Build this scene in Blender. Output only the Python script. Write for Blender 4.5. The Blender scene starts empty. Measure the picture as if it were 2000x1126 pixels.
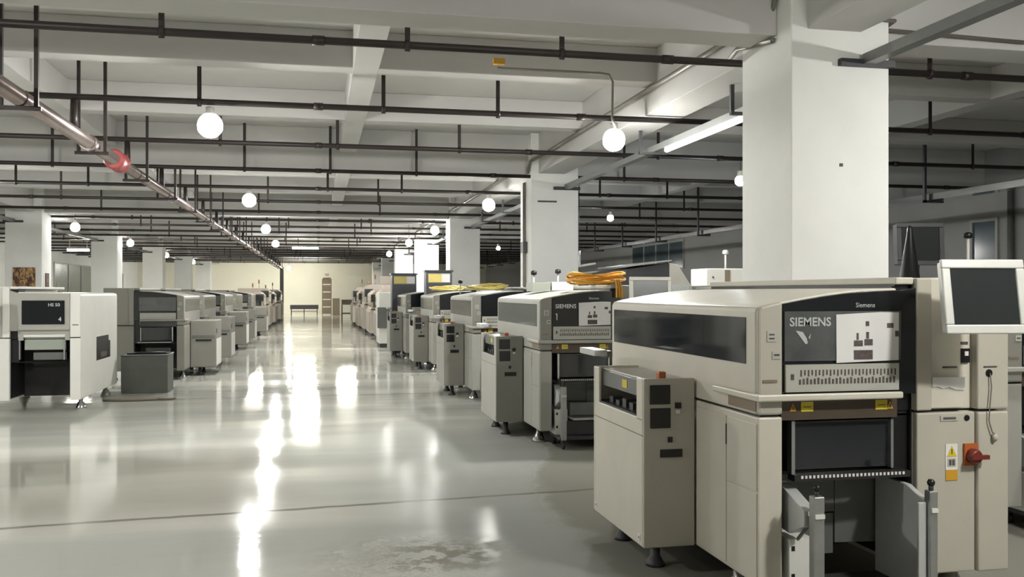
import bpy, bmesh, math, random
from mathutils import Vector, Matrix
random.seed(7)
SC = bpy.context.scene
COL = SC.collection
R = math.radians

# ------------------------------------------------------------------ materials
def srgb(r, g, b):
    f = lambda v: (v/255/12.92) if v/255 <= .04045 else ((v/255+.055)/1.055)**2.4
    return (f(r), f(g), f(b), 1)

def mat(name, rgb, rough=.5, metal=0., var=.06, scale=6., bump=0., spec=.5, emit=None, estr=0., coat=0., trans=0.):
    m = bpy.data.materials.new(name); m.use_nodes = True
    nt = m.node_tree; N = nt.nodes; L = nt.links
    p = N['Principled BSDF']
    p.inputs['Roughness'].default_value = rough
    p.inputs['Metallic'].default_value = metal
    p.inputs['Specular IOR Level'].default_value = spec
    p.inputs['Coat Weight'].default_value = coat
    p.inputs['Transmission Weight'].default_value = trans
    c = srgb(*rgb)
    tc = N.new('ShaderNodeTexCoord')
    nz = N.new('ShaderNodeTexNoise'); nz.inputs['Scale'].default_value = scale
    nz.inputs['Detail'].default_value = 4; nz.inputs['Roughness'].default_value = .6
    L.new(tc.outputs['Object'], nz.inputs['Vector'])
    mr = N.new('ShaderNodeMapRange')
    mr.inputs[1].default_value = .3; mr.inputs[2].default_value = .7
    mr.inputs[3].default_value = 1-var; mr.inputs[4].default_value = 1+var*.6
    L.new(nz.outputs['Fac'], mr.inputs[0])
    mx = N.new('ShaderNodeVectorMath'); mx.operation = 'SCALE'
    mx.inputs[0].default_value = c[:3]
    L.new(mr.outputs[0], mx.inputs['Scale'])
    L.new(mx.outputs[0], p.inputs['Base Color'])
    if bump:
        b = N.new('ShaderNodeBump'); b.inputs['Strength'].default_value = bump; b.inputs['Distance'].default_value = .01
        L.new(nz.outputs['Fac'], b.inputs['Height']); L.new(b.outputs[0], p.inputs['Normal'])
    if emit:
        p.inputs['Emission Color'].default_value = srgb(*emit); p.inputs['Emission Strength'].default_value = estr
    return m

M = {}
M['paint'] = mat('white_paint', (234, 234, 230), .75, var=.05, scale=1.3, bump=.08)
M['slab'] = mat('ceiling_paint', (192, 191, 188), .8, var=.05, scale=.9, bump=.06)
M['farwall'] = mat('cream_wall_paint', (226, 222, 204), .8, var=.04, scale=.5)
M['greywall'] = mat('grey_wall_paint', (150, 150, 148), .8, var=.05, scale=1.)
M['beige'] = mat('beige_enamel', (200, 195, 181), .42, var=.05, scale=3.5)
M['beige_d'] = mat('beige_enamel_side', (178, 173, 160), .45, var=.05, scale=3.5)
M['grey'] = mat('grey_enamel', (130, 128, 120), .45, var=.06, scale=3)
M['grey_l'] = mat('light_grey_enamel', (160, 159, 151), .45, var=.05, scale=3)
M['greeng'] = mat('greenish_grey_enamel', (150, 156, 146), .45, var=.06, scale=3)
M['white'] = mat('white_enamel', (216, 215, 208), .4, var=.04, scale=3)
M['pink'] = mat('warm_grey_enamel', (196, 184, 170), .5, var=.06, scale=3)
M['black'] = mat('black_plastic', (20, 20, 22), .35, var=.2)
M['gloss'] = mat('black_gloss_panel', (22, 24, 28), .12, var=.15, scale=2)
M['dark'] = mat('dark_metal_and_shade', (34, 33, 32), .5, var=.25, scale=8)
M['brown'] = mat('dark_brown_panel', (74, 62, 50), .5, var=.15)
M['tag'] = mat('brown_tag', (128, 114, 96), .5, var=.1)
M['smoke'] = mat('smoked_glass', (40, 43, 47), .06, var=.18, scale=2.2, spec=.7)
M['smoke_g'] = mat('smoked_grey_window', (92, 96, 92), .12, var=.14, scale=2)
M['alu'] = mat('brushed_aluminium', (176, 178, 178), .35, .85, var=.08, scale=20)
M['steel'] = mat('grey_steel', (120, 122, 120), .4, .6, var=.1, scale=10)
M['chrome'] = mat('chrome', (205, 205, 205), .12, 1., var=.05)
M['gsheet'] = mat('grey_sheet_metal', (104, 106, 102), .5, .2, var=.12, scale=4)
M['lsheet'] = mat('pale_sheet_metal', (188, 190, 188), .4, .2, var=.08, scale=5)
M['paper'] = mat('white_paper', (216, 214, 212), .7, var=.05, scale=5)
M['ink'] = mat('printed_ink', (84, 74, 72), .7, var=.4, scale=60)
M['strip'] = mat('label_strip', (172, 172, 162), .45, var=.05, scale=6)
M['cover'] = mat('clear_cover_sheet', (84, 86, 86), .14, var=.35, scale=3.5, spec=.7)
M['yellow'] = mat('yellow_label', (206, 186, 50), .5, var=.08)
M['amber'] = mat('amber_label', (200, 150, 40), .5, var=.08)
M['red'] = mat('red_plastic', (112, 40, 30), .4, var=.1)
M['orange'] = mat('orange_button', (176, 92, 44), .4, var=.1)
M['cable'] = mat('orange_cable', (196, 142, 44), .5, var=.12, scale=12)
M['cable_y'] = mat('yellow_cable', (206, 188, 104), .5, var=.12, scale=12)
M['pipe'] = mat('dark_red_brown_pipe', (46, 38, 36), .45, .2, var=.3, scale=2)
M['main'] = mat('galvanised_main', (160, 148, 145), .25, .8, var=.15, scale=3)
M['redpipe'] = mat('red_coupling_paint', (176, 84, 84), .4, var=.2)
M['trunk'] = mat('grey_trunking', (128, 130, 128), .35, .5, var=.1, scale=4)
M['conduit'] = mat('grey_conduit', (120, 116, 108), .5, .2, var=.1)
M['dgrey'] = mat('dark_grey_metal', (62, 62, 64), .5, .2, var=.15)
M['bluecab'] = mat('dark_blue_cabinet', (44, 48, 62), .4, var=.12)
M['bin'] = mat('grey_green_steel', (84, 86, 80), .5, .2, var=.12, scale=4)
M['mat'] = mat('grey_brown_hose', (112, 106, 92), .6, var=.15)
M['cream'] = mat('cream_plastic', (224, 216, 190), .5, var=.04)
M['bulb'] = mat('lit_bulb', (255, 255, 250), .5, emit=(255, 254, 249), estr=1.)
M['bulb_s'] = mat('lit_small_bulb', (255, 255, 250), .5, emit=(240, 248, 255), estr=1.)
M['bulb_top'] = mat('lit_bulb_upper_half', (255, 255, 250), .5, emit=(255, 254, 249), estr=1.7)
M['tube'] = mat('lit_tube', (255, 255, 250), .5, emit=(255, 252, 238), estr=1.)
M['tube_soft'] = mat('lit_soft_tube', (255, 255, 250), .5, emit=(255, 252, 238), estr=9.)
M['tube_added'] = mat('lit_added_tube', (255, 255, 250), .5, emit=(255, 252, 240), estr=50.)  # for the out-of-view tube added to brighten the first ceiling beam
M['screen_on'] = mat('lit_screen', (230, 235, 245), .2, emit=(235, 240, 255), estr=1.6)
M['lcd'] = mat('dark_lcd', (44, 48, 48), .16, var=.12, scale=2)
M['lcd_g'] = mat('grey_lcd', (112, 114, 116), .2, var=.12, scale=3)
M['monframe'] = mat('silver_monitor_frame', (206, 206, 200), .32, .2, var=.05)
M['glasswin'] = mat('dark_window_glass', (70, 84, 92), .12, var=.2, scale=1.)
M['greenwin'] = mat('green_window_glass', (92, 104, 96), .2, var=.15, scale=.6)

def node_mat(name):
    m = bpy.data.materials.new(name); m.use_nodes = True
    return m, m.node_tree.nodes, m.node_tree.links, m.node_tree.nodes['Principled BSDF']

def math_n(N, L, op, a, b=None, c=None):
    n = N.new('ShaderNodeMath'); n.operation = op
    for i, v in enumerate((a, b, c)):
        if v is None: continue
        if isinstance(v, (int, float)): n.inputs[i].default_value = v
        else: L.new(v, n.inputs[i])
    return n.outputs[0]

def mixc(N, L, fac, a, b):
    n = N.new('ShaderNodeMix'); n.data_type = 'RGBA'
    if isinstance(fac, (int, float)): n.inputs[0].default_value = fac
    else: L.new(fac, n.inputs[0])
    for i, v in ((6, a), (7, b)):
        if isinstance(v, tuple): n.inputs[i].default_value = v
        else: L.new(v, n.inputs[i])
    return n.outputs[2]

def noise(N, L, vec, scale, detail=4, rough=.6, dist=0.):
    n = N.new('ShaderNodeTexNoise'); n.inputs['Scale'].default_value = scale
    n.inputs['Detail'].default_value = detail; n.inputs['Roughness'].default_value = rough
    n.inputs['Distortion'].default_value = dist
    L.new(vec, n.inputs['Vector']); return n.outputs['Fac']

def smooth(N, L, v, lo, hi, a=0., b=1.):
    n = N.new('ShaderNodeMapRange'); n.interpolation_type = 'SMOOTHSTEP'
    for i, x in ((1, lo), (2, hi), (3, a), (4, b)): n.inputs[i].default_value = x
    L.new(v, n.inputs[0]); return n.outputs[0]

def floor_material():
    m, N, L, p = node_mat('worn_epoxy_floor')
    tc = N.new('ShaderNodeTexCoord'); v = tc.outputs['Object']
    sep = N.new('ShaderNodeSeparateXYZ'); L.new(v, sep.inputs[0])
    X, Y = sep.outputs[0], sep.outputs[1]
    mp = N.new('ShaderNodeMapping'); L.new(v, mp.inputs[0]); mp.inputs['Scale'].default_value = (.18, .9, 1)
    bands = noise(N, L, mp.outputs[0], 1.0, 3, .55)
    blot = noise(N, L, v, .55, 5, .6)
    fine = noise(N, L, v, 7., 6, .7)
    base = mixc(N, L, smooth(N, L, blot, .35, .68), srgb(184, 184, 176), srgb(196, 194, 184))
    base = mixc(N, L, smooth(N, L, bands, .38, .62), srgb(172, 173, 166), base)
    # shade beside the right machines, painted into the base colour as grey
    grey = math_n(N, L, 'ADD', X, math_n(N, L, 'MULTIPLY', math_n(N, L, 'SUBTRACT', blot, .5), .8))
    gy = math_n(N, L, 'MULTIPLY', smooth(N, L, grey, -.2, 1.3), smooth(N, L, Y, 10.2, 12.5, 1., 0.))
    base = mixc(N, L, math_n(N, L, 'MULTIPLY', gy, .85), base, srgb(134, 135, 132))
    gl = math_n(N, L, 'MULTIPLY', smooth(N, L, grey, -.9, .2, 1., 0.), math_n(N, L, 'MULTIPLY', smooth(N, L, Y, 6.6, 7.8), smooth(N, L, Y, 9.2, 10.6, 1., 0.)))  # broad darker patch at the left
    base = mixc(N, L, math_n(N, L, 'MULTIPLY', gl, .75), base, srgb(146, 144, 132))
    # crumbled stain in the middle of the aisle
    dx = math_n(N, L, 'DIVIDE', math_n(N, L, 'SUBTRACT', X, .56), .72)
    dy = math_n(N, L, 'DIVIDE', math_n(N, L, 'SUBTRACT', Y, 5.75), .62)
    d = math_n(N, L, 'SQRT', math_n(N, L, 'ADD', math_n(N, L, 'MULTIPLY', dx, dx), math_n(N, L, 'MULTIPLY', dy, dy)))
    d = math_n(N, L, 'ADD', d, math_n(N, L, 'MULTIPLY', math_n(N, L, 'SUBTRACT', blot, .5), .8))
    st = math_n(N, L, 'MULTIPLY', smooth(N, L, d, .3, 1.1, 1., 0.), smooth(N, L, fine, .4, .56))
    base = mixc(N, L, math_n(N, L, 'MULTIPLY', st, .7), base, srgb(104, 98, 84))
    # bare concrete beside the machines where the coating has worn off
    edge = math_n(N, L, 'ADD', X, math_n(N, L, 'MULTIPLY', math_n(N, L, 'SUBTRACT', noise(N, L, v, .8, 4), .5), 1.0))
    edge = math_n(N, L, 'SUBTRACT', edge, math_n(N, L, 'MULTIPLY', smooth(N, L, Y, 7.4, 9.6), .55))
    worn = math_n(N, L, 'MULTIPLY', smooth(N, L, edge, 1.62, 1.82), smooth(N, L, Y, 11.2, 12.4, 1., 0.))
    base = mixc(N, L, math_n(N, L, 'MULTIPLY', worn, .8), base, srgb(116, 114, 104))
    # smaller darker patch at the left
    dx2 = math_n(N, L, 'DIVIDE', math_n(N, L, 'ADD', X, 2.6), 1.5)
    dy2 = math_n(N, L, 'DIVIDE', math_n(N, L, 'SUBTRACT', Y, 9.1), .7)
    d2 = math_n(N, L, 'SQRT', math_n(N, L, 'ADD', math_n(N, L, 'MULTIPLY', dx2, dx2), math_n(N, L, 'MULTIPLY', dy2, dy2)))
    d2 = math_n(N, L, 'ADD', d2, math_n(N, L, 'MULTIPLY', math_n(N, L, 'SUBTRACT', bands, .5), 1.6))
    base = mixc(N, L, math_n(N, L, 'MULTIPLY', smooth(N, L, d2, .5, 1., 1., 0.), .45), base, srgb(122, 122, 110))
    # joint lines across the aisle
    wob = math_n(N, L, 'MULTIPLY', math_n(N, L, 'SUBTRACT', noise(N, L, v, 2.2, 3), .5), .08)
    jl = None
    for y0, k in ((7.22, .085), (15.0, .0), (24.2, 0.), (33.5, 0.)):
        e = math_n(N, L, 'ABSOLUTE', math_n(N, L, 'SUBTRACT', math_n(N, L, 'ADD', Y, wob), math_n(N, L, 'ADD', math_n(N, L, 'MULTIPLY', X, k), y0)))
        s = smooth(N, L, e, .012, .045, 1., 0.)
        jl = s if jl is None else math_n(N, L, 'MAXIMUM', jl, s)
    jl = math_n(N, L, 'MULTIPLY', jl, smooth(N, L, blot, .3, .55, .25, .8))
    base = mixc(N, L, jl, base, srgb(92, 88, 78))
    base = mixc(N, L, math_n(N, L, 'MULTIPLY', smooth(N, L, fine, .62, .74), .12), base, srgb(110, 106, 96))
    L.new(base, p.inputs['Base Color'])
    rough = smooth(N, L, bands, .3, .7, .05, .12)
    dull = math_n(N, L, 'MULTIPLY', smooth(N, L, X, -.3, .95), smooth(N, L, Y, 11., 19., 1., 0.))
    rough = math_n(N, L, 'ADD', rough, math_n(N, L, 'MULTIPLY', dull, .1))
    rough = math_n(N, L, 'ADD', rough, math_n(N, L, 'MULTIPLY', math_n(N, L, 'MAXIMUM', worn, st), .4))
    rough = math_n(N, L, 'ADD', rough, math_n(N, L, 'MULTIPLY', smooth(N, L, fine, .5, .7), .03))
    L.new(rough, p.inputs['Roughness'])
    L.new(math_n(N, L, 'SUBTRACT', .34, math_n(N, L, 'MULTIPLY', math_n(N, L, 'MAXIMUM', dull, worn), .3385)), p.inputs['Specular IOR Level'])
    b = N.new('ShaderNodeBump'); b.inputs['Strength'].default_value = .06; b.inputs['Distance'].default_value = .02
    L.new(noise(N, L, mp.outputs[0], 6., 3), b.inputs['Height']); L.new(b.outputs[0], p.inputs['Normal'])
    return m
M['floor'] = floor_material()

def picture_material():
    m, N, L, p = node_mat('sepia_print')
    tc = N.new('ShaderNodeTexCoord'); v = tc.outputs['Object']
    mp = N.new('ShaderNodeMapping'); L.new(v, mp.inputs[0]); mp.inputs['Scale'].default_value = (9, 9, 5)
    a = noise(N, L, mp.outputs[0], 1.2, 5, .7, .6)
    c = mixc(N, L, smooth(N, L, a, .4, .6), srgb(70, 44, 26), srgb(190, 150, 100))
    L.new(c, p.inputs['Base Color']); p.inputs['Roughness'].default_value = .5
    return m
M['print'] = picture_material()

# ------------------------------------------------------------------ mesh building
MX = 1          # -1 builds the mirrored machines of the left row
class MB:
    def __init__(s): s.bm = bmesh.new(); s.mats = []
    def mi(s, m):
        if m not in s.mats: s.mats.append(m)
        return s.mats.index(m)
    def poly(s, vs, fs, m):
        k = s.mi(m); V = [s.bm.verts.new(v) for v in vs]
        for f in fs:
            F = s.bm.faces.new([V[i] for i in f]); F.material_index = k
        return s
    def box(s, x0, x1, y0, y1, z0, z1, m):
        vs = [(x, y, z) for z in (z0, z1) for y in (y0, y1) for x in (x0, x1)]
        return s.poly(vs, [(0,2,3,1), (4,5,7,6), (0,1,5,4), (1,3,7,5), (3,2,6,7), (2,0,4,6)], m)
    def prism(s, pts, a0, a1, axis, m):
        n = len(pts)
        def v(p, a):
            if axis == 'y': return (p[0], a, p[1])
            if axis == 'z': return (p[0], p[1], a)
            return (a, p[0], p[1])
        vs = [v(p, a0) for p in pts]+[v(p, a1) for p in pts]
        fs = [tuple(range(n)), tuple(range(2*n-1, n-1, -1))]+[(i, i+n, (i+1) % n+n, (i+1) % n) for i in range(n)]
        return s.poly(vs, fs, m)
    def tube(s, path, r, m, seg=8, caps=True):
        path = [Vector(p) for p in path]; n = len(path); rings = []
        k = s.mi(m)
        for i, p in enumerate(path):
            d = (path[min(i+1, n-1)]-path[max(i-1, 0)]).normalized()
            up = Vector((0, 0, 1)) if abs(d.z) < .9 else Vector((1, 0, 0))
            a = d.cross(up).normalized(); b = d.cross(a)
            rr = r[i] if isinstance(r, (list, tuple)) else r
            rings.append([s.bm.verts.new(p+rr*(math.cos(t)*a+math.sin(t)*b)) for t in (2*math.pi*j/seg for j in range(seg))])
        for i in range(n-1):
            for j in range(seg):
                F = s.bm.faces.new((rings[i][j], rings[i][(j+1) % seg], rings[i+1][(j+1) % seg], rings[i+1][j])); F.material_index = k; F.smooth = seg > 6
        if caps:
            for rg in (rings[0], rings[-1]):
                F = s.bm.faces.new(rg); F.material_index = k
        return s
    def lathe(s, cx, cy, prof, m, seg=16):
        k = s.mi(m); rings = []
        for r, z in prof:
            rings.append([s.bm.verts.new((cx+r*math.cos(2*math.pi*j/seg), cy+r*math.sin(2*math.pi*j/seg), z)) for j in range(seg)])
        for i in range(len(prof)-1):
            for j in range(seg):
                F = s.bm.faces.new((rings[i][j], rings[i][(j+1) % seg], rings[i+1][(j+1) % seg], rings[i+1][j])); F.material_index = k; F.smooth = True
        for rg in (rings[0], rings[-1]):
            F = s.bm.faces.new(rg); F.material_index = k
        return s
    def build(s, name, parent=None, bev=0., loc=None):
        if MX < 0:
            bmesh.ops.scale(s.bm, vec=(-1, 1, 1), verts=s.bm.verts)
        bmesh.ops.recalc_face_normals(s.bm, faces=s.bm.faces)
        me = bpy.data.meshes.new(name); s.bm.to_mesh(me); s.bm.free()
        for m in s.mats: me.materials.append(M[m])
        o = bpy.data.objects.new(name, me); COL.objects.link(o)
        if parent: o.parent = parent
        if loc: o.location = loc
        if bev:
            b = o.modifiers.new('bevel', 'BEVEL'); b.width = bev; b.segments = 2; b.limit_method = 'ANGLE'; b.angle_limit = R(40)
        return o

def tag(o, label, cat, group=None, kind=None):
    o['label'] = label; o['category'] = cat
    if group: o['group'] = group
    if kind: o['kind'] = kind
    return o
def empty(name, loc, label, cat, group=None, rz=0.):
    o = bpy.data.objects.new(name, None); COL.objects.link(o); o.location = loc; o.rotation_euler.z = rz
    o.empty_display_size = .2
    return tag(o, label, cat, group)
KIDS = {}
def kids(o):
    return [c for c in bpy.data.objects if c.parent == o]
def copy_tree(o, parent=None):
    c = o.copy(); COL.objects.link(c)
    if parent: c.parent = parent
    for ch in kids(o): copy_tree(ch, c)
    return c
def drop(o, *names):
    """take parts off a copy that the copy does not have"""
    for ch in kids(o):
        if ch.name.split('.')[0] in names:
            for g in kids(ch): bpy.data.objects.remove(g)
            bpy.data.objects.remove(ch)
def lettering(body, size, loc, m, parent, name='lettering', bold=.0, rot=(R(90), 0, 0), align='LEFT', depth=.0008):
    cu = bpy.data.curves.new(name, 'FONT'); cu.body = body; cu.size = size; cu.offset = bold; cu.extrude = depth
    cu.align_x = align; cu.resolution_u = 3
    t = bpy.data.objects.new(name+'_tmp', cu)
    me = bpy.data.meshes.new_from_object(t); me.name = name
    bpy.data.objects.remove(t); bpy.data.curves.remove(cu)
    me.materials.clear(); me.materials.append(M[m])
    o = bpy.data.objects.new(name, me); COL.objects.link(o); o.parent = parent
    o.location = loc; o.rotation_euler = rot
    return o

# ------------------------------------------------------------------ the setting
XL, XR, YN, YF = -13., 13., -4.5, 72.
ZS, ZB, ZM = 4.45, 4.05, 3.74           # slab, secondary beam and main beam undersides
PX, PXW = 3.66, .865                    # right pillar line
LX, LW_ = -7.93, .88                    # left pillar line
PY = [6.68, 15.8, 26.0, 35.2, 45.0, 54.6, 64.2]
def struct(name, mb, label, cat, bev=0.):
    return tag(mb.build(name, bev=bev), label, cat, kind='structure')
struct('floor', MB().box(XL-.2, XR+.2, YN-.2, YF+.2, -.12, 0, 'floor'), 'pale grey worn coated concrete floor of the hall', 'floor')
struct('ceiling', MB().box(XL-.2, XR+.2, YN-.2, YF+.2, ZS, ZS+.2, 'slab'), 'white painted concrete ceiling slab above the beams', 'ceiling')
struct('wall_back', MB().box(XL-.2, XR+.2, YF, YF+.2, 0, ZS, 'farwall'), 'cream end wall at the far end of the aisle', 'wall')
struct('wall_front', MB().box(XL-.2, XR+.2, YN-.2, YN, 0, ZS, 'paint'), 'white wall behind the viewer', 'wall')
struct('wall_left', MB().box(XL-.2, XL, YN, YF, 0, ZS, 'paint'), 'white side wall far left behind the pillars', 'wall')
struct('wall_right', MB().box(XR, XR+.2, YN, YF, 0, ZS, 'greywall'), 'grey side wall in the dim right-hand bay', 'wall')
ordn = ['nearest', 'second', 'third', 'fourth', 'fifth', 'sixth', 'seventh']
for i, y in enumerate(PY):
    mb = MB().box(PX, PX+PXW, y, y+PXW, 0, ZS, 'paint')
    struct('pillar', mb, ordn[i]+' white square pillar behind the right machine row', 'pillar', .012)
    if i == 0: MB().box(PX+.42, PX+.45, y-.004, y+.001, 2.655, 2.68, 'ink').build('anchor_hole', bpy.data.objects['pillar'])
    if y > 20:
        struct('pillar', MB().box(LX, LX+LW_, y, y+LW_, 0, ZS, 'paint'),
               ordn[i-2]+' visible white square pillar behind the left machine row', 'pillar', .012)
# beams
for nm, x0, x1, zb in (('beam over the right pillars', PX+.14, PX+.62, ZM), ('beam over the middle of the aisle', .36, .64, ZB-.002),
                       ('beam left of the main pipe', -3.5, -3.22, ZB-.002), ('beam over the left pillars', LX+.2, LX+.68, ZM),
                       ('beam in the dim right bay', 8.2, 8.48, ZB-.002)):
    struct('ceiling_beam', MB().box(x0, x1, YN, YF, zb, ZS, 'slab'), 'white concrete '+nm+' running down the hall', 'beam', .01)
YC = [y+.43 for y in PY]
tr = [(-3.2, ZM)]+[(y, ZM) for y in YC]
sec = [0.2, 3.6]
for a, b in zip(YC, YC[1:]):
    sec += [a+(b-a)/3, a+2*(b-a)/3]
BEAMS = [(y, .2, ZM) for y, z in tr]+[(y, .14, ZB) for y in sec]
BEAMS.sort()
for i, (y, h, zb) in enumerate(BEAMS):
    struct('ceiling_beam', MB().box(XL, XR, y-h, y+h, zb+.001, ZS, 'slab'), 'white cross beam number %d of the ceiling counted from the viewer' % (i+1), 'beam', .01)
def ceil_z(x, y):
    z = ZS
    for yb, h, zb in BEAMS:
        if yb-h-.02 < y < yb+h+.02: z = min(z, zb)
    for x0, x1, zb in ((PX+.14, PX+.62, ZM), (.36, .64, ZB), (-3.5, -3.22, ZB), (LX+.2, LX+.68, ZM), (8.2, 8.48, ZB)):
        if x0-.02 < x < x1+.02: z = min(z, zb)
    return z
# windows and doors in the side walls
def wall_window(name, x, y0, y1, z0, z1, glass, label, bars=2):
    s = -1 if x > 0 else 1
    fr = MB(); w = .06
    fr.box(x, x+s*.05, y0-w, y1+w, z0-w, z0, 'grey_l').box(x, x+s*.05, y0-w, y1+w, z1, z1+w, 'grey_l')
    fr.box(x, x+s*.05, y0-w, y0, z0, z1, 'grey_l').box(x, x+s*.05, y1, y1+w, z0, z1, 'grey_l')
    for k in range(1, bars):
        yy = y0+(y1-y0)*k/bars; fr.box(x, x+s*.05, yy-w/2, yy+w/2, z0, z1, 'grey_l')
    o = struct(name, fr, label, 'window')
    MB().box(x, x+s*.02, y0, y1, z0, z1, glass).build('pane', o)
wall_window('window_1', XR, 15.7, 16.35, 2.3, 3.05, 'glasswin', 'small bluish window high on the dim right wall', 1)
wall_window('window_2', XR, 31.5, 37, 2.55, 3.5, 'glasswin', 'row of dark windows far along the right wall', 4)
wall_window('window_3', XL, 50, 58, .9, 3.1, 'greenwin', 'wide green tinted window on the left wall', 3)
d = struct('door_1', MB().box(XL, XL+.06, 63, 66.5, 0, 2.9, 'gsheet'), 'grey door far along the left wall', 'door')
MB().box(XL+.06, XL+.1, 66.2, 66.3, 1., 1.15, 'alu').build('door_handle', d)

# ------------------------------------------------------------------ the placement machine
W, LN = 1.434, 2.363
CURVED = [(0, 1.55), (.012, 1.575), (.06, 1.588), (.137, 1.602), (.25, 1.622), (.37, 1.641), (.49, 1.656), (.62, 1.667), (.80, 1.672)]
FLAT = [(0, 1.60), (.012, 1.628), (.06, 1.638), (.137, 1.64), (.25, 1.642), (.37, 1.644), (.49, 1.646), (.62, 1.648), (.80, 1.65)]
def machine(name, label, cat, group, loc, mir, body, side, plain_cab=False, cabinet=True, window=True, hole=False, smoke='smoke', poster=True, text=True, led=False, flat=False, extras=True):
    global MX
    PROF = FLAT if flat else CURVED
    MX = -1 if mir else 1
    sx = MX
    root = empty(name, loc, label, cat, group)
    # lower carcass round the open feeder bay
    lo = MB().prism([(0, 0), (.132, 0), (.132, .66), (.895, .66), (.895, .035), (W, .035), (W, LN), (0, LN)], .17, 1.018, 'z', body).build('lower_body', root, .008)
    MB().box(.02, W-.02, .7, LN-.03, 1.01, 1.034, 'black').box(.02, .12, .02, .71, 1.01, 1.034, 'black').box(.91, W-.02, .05, .71, 1.01, 1.034, 'black').build('seam_gasket', lo)
    # hood with its curved roof
    pr = [(0, 1.03)]+PROF+[(.80, 1.03)]
    up = MB().prism(pr, .03, LN, 'y', body).build('hood', root, .01)
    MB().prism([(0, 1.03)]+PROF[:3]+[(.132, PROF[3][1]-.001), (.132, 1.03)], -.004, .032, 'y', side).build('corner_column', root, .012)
    # black front of the hood
    pf = [(.134, 1.12)]+[(x, z-.012) for x, z in PROF[3:]]+[(.895, 1.672), (.895, 1.12)]
    hf = MB().prism(pf, .004, .05, 'y', 'grey_l' if flat else 'gloss').build('hood_front', root, .003)
    if flat: MB().box(.20, .74, -.004, .005, 1.21, 1.535, 'gloss').build('hood_window', root)
    MB().box(.80, .895, .05, LN, 1.03, 1.69, 'black').build('hinge_panel', root)
    # feeder number strip with its two rows of slots
    st = MB().box(.146, .785, -.012, .006, 1.144, 1.282, 'strip')
    for k in range(27):
        x = .225+k*.0205
        st.box(x, x+.008, -.0135, -.0118, 1.222+.006*(k % 2), 1.255, 'ink').box(x-.008, x+.003, -.0135, -.0118, 1.182, 1.207+.004*(k % 3), 'ink')
    st.box(.172, .19, -.0135, -.0118, 1.205, 1.235, 'ink').build('slot_label_strip', root)
    # cover sheet, poster
    cs = MB().box(.142, .80, -.006, .005, 1.30, 1.552, 'cover').build('window_cover', root)
    if poster:
        pp = MB().prism([(.428, 1.288), (.782, 1.298), (.784, 1.545), (.68, 1.547), (.426, 1.535)], -.012, -.007, 'y', 'paper')
        for x0, x1, z0, z1 in ((.525, .575, 1.372, 1.402), (.585, .632, 1.376, 1.408), (.525, .632, 1.304, 1.352), (.592, .612, 1.475, 1.5), (.54, .552, 1.405, 1.44),
                               (.595, .611, 1.41, 1.445), (.715, .752, 1.465, 1.49), (.762, .782, 1.42, 1.45)):
            pp.box(x0, x1, -.0135, -.0115, z0, z1, 'ink')
        pp.build('poster', root)['label'] = 'white poster with small printed pictures'
    if text:
        lettering('SIEMENS', .062, (sx*.168 if sx > 0 else -.40, -.007, 1.478), 'lsheet', root, bold=.0012)
        if led: MB().box(.18, .19, -.008, -.005, 1.35, 1.42, 'lsheet').box(.17, .182, -.008, -.005, 1.41, 1.42, 'lsheet').build('number_decal', root)
        else:
            MB().prism([(.200, 1.455), (.240, 1.448), (.262, 1.415), (.268, 1.39), (.255, 1.386)], -.009, -.006, 'y', 'lsheet').prism([(.278, 1.41), (.285, 1.44), (.272, 1.42)], -.009, -.006, 'y', 'lsheet').build('tape_patch', root)
        lettering('Siemens', .034, (sx*.545 if sx > 0 else -.645, .0035, 1.572), 'lsheet', root)
    # small labels on the corner column
    MB().box(.045, .095, -.008, -.003, 1.40, 1.455, 'strip').box(.055, .085, -.009, -.007, 1.432, 1.44, 'ink').box(.055, .085, -.009, -.007, 1.412, 1.42, 'ink').build('column_label', root)
    MB().box(.073, .12, -.008, -.003, 1.312, 1.352, 'strip').box(.082, .112, -.009, -.007, 1.328, 1.338, 'ink').build('column_label', root)
    MB().box(.022, .10, -.008, -.003, 1.193, 1.208, 'tag').build('column_badge', root)
    # handle rail wrapping the corner
    MB().prism([(-.03, .493), (-.03, -.052), (.785, -.052), (.785, -.028), (0.0, -.028), (.0, .493)], 1.103, 1.138, 'z', body).build('handle_rail', root, .008)
    # header above the bay with warning labels
    hd = MB().box(.137, .795, .02, .06, .998, 1.125, 'brown').build('bay_header', root)
    for x0, tx in ((.245, .20), (.668, .752)) if extras else ():
        MB().box(x0, x0+.068, .016, .021, 1.04, 1.09, 'yellow').box(x0+.012, x0+.056, .0145, .0165, 1.062, 1.066, 'ink').build('warning_label', hd)
        MB().prism([(tx-.018, 1.043), (tx+.018, 1.043), (tx, 1.083)], .016, .021, 'y', 'amber').box(tx-.003, tx+.003, .0145, .0165, 1.052, 1.07, 'ink').build('warning_triangle', hd)
    # dark bay: shade painted as sheets over the beige sides, plus black side band
    MB().box(.132, .14, .02, .655, .2, 1.0, 'dark').box(.137, .89, .63, .655, .17, 1.0, 'dark').box(.885, .893, .04, .655, .2, 1.69, 'black').box(.79, .893, .06, .09, .69, 1.68, 'black').box(.135, .89, .06, .655, 1.0, 1.01, 'dark').build('bay_shade_lining', root)
    fw = MB().box(.222, .775, .07, .085, .735, .975, 'smoke').build('bay_window', root)
    MB().box(.205, .224, .04, .09, .72, .99, 'alu').build('window_post', root)
    MB().box(.773, .788, .04, .09, .73, .985, 'alu').build('window_post', root)
    MB().box(.222, .775, .05, .085, .976, .985, 'dgrey').build('window_top_bar', root)
    fr = MB().box(.2, .86, .0, .07, .688, .72, 'dark')
    for k in range(27): fr.box(.235+k*.0222, .247+k*.0222, -.003, .0005, .702, .717, 'paper')
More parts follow.
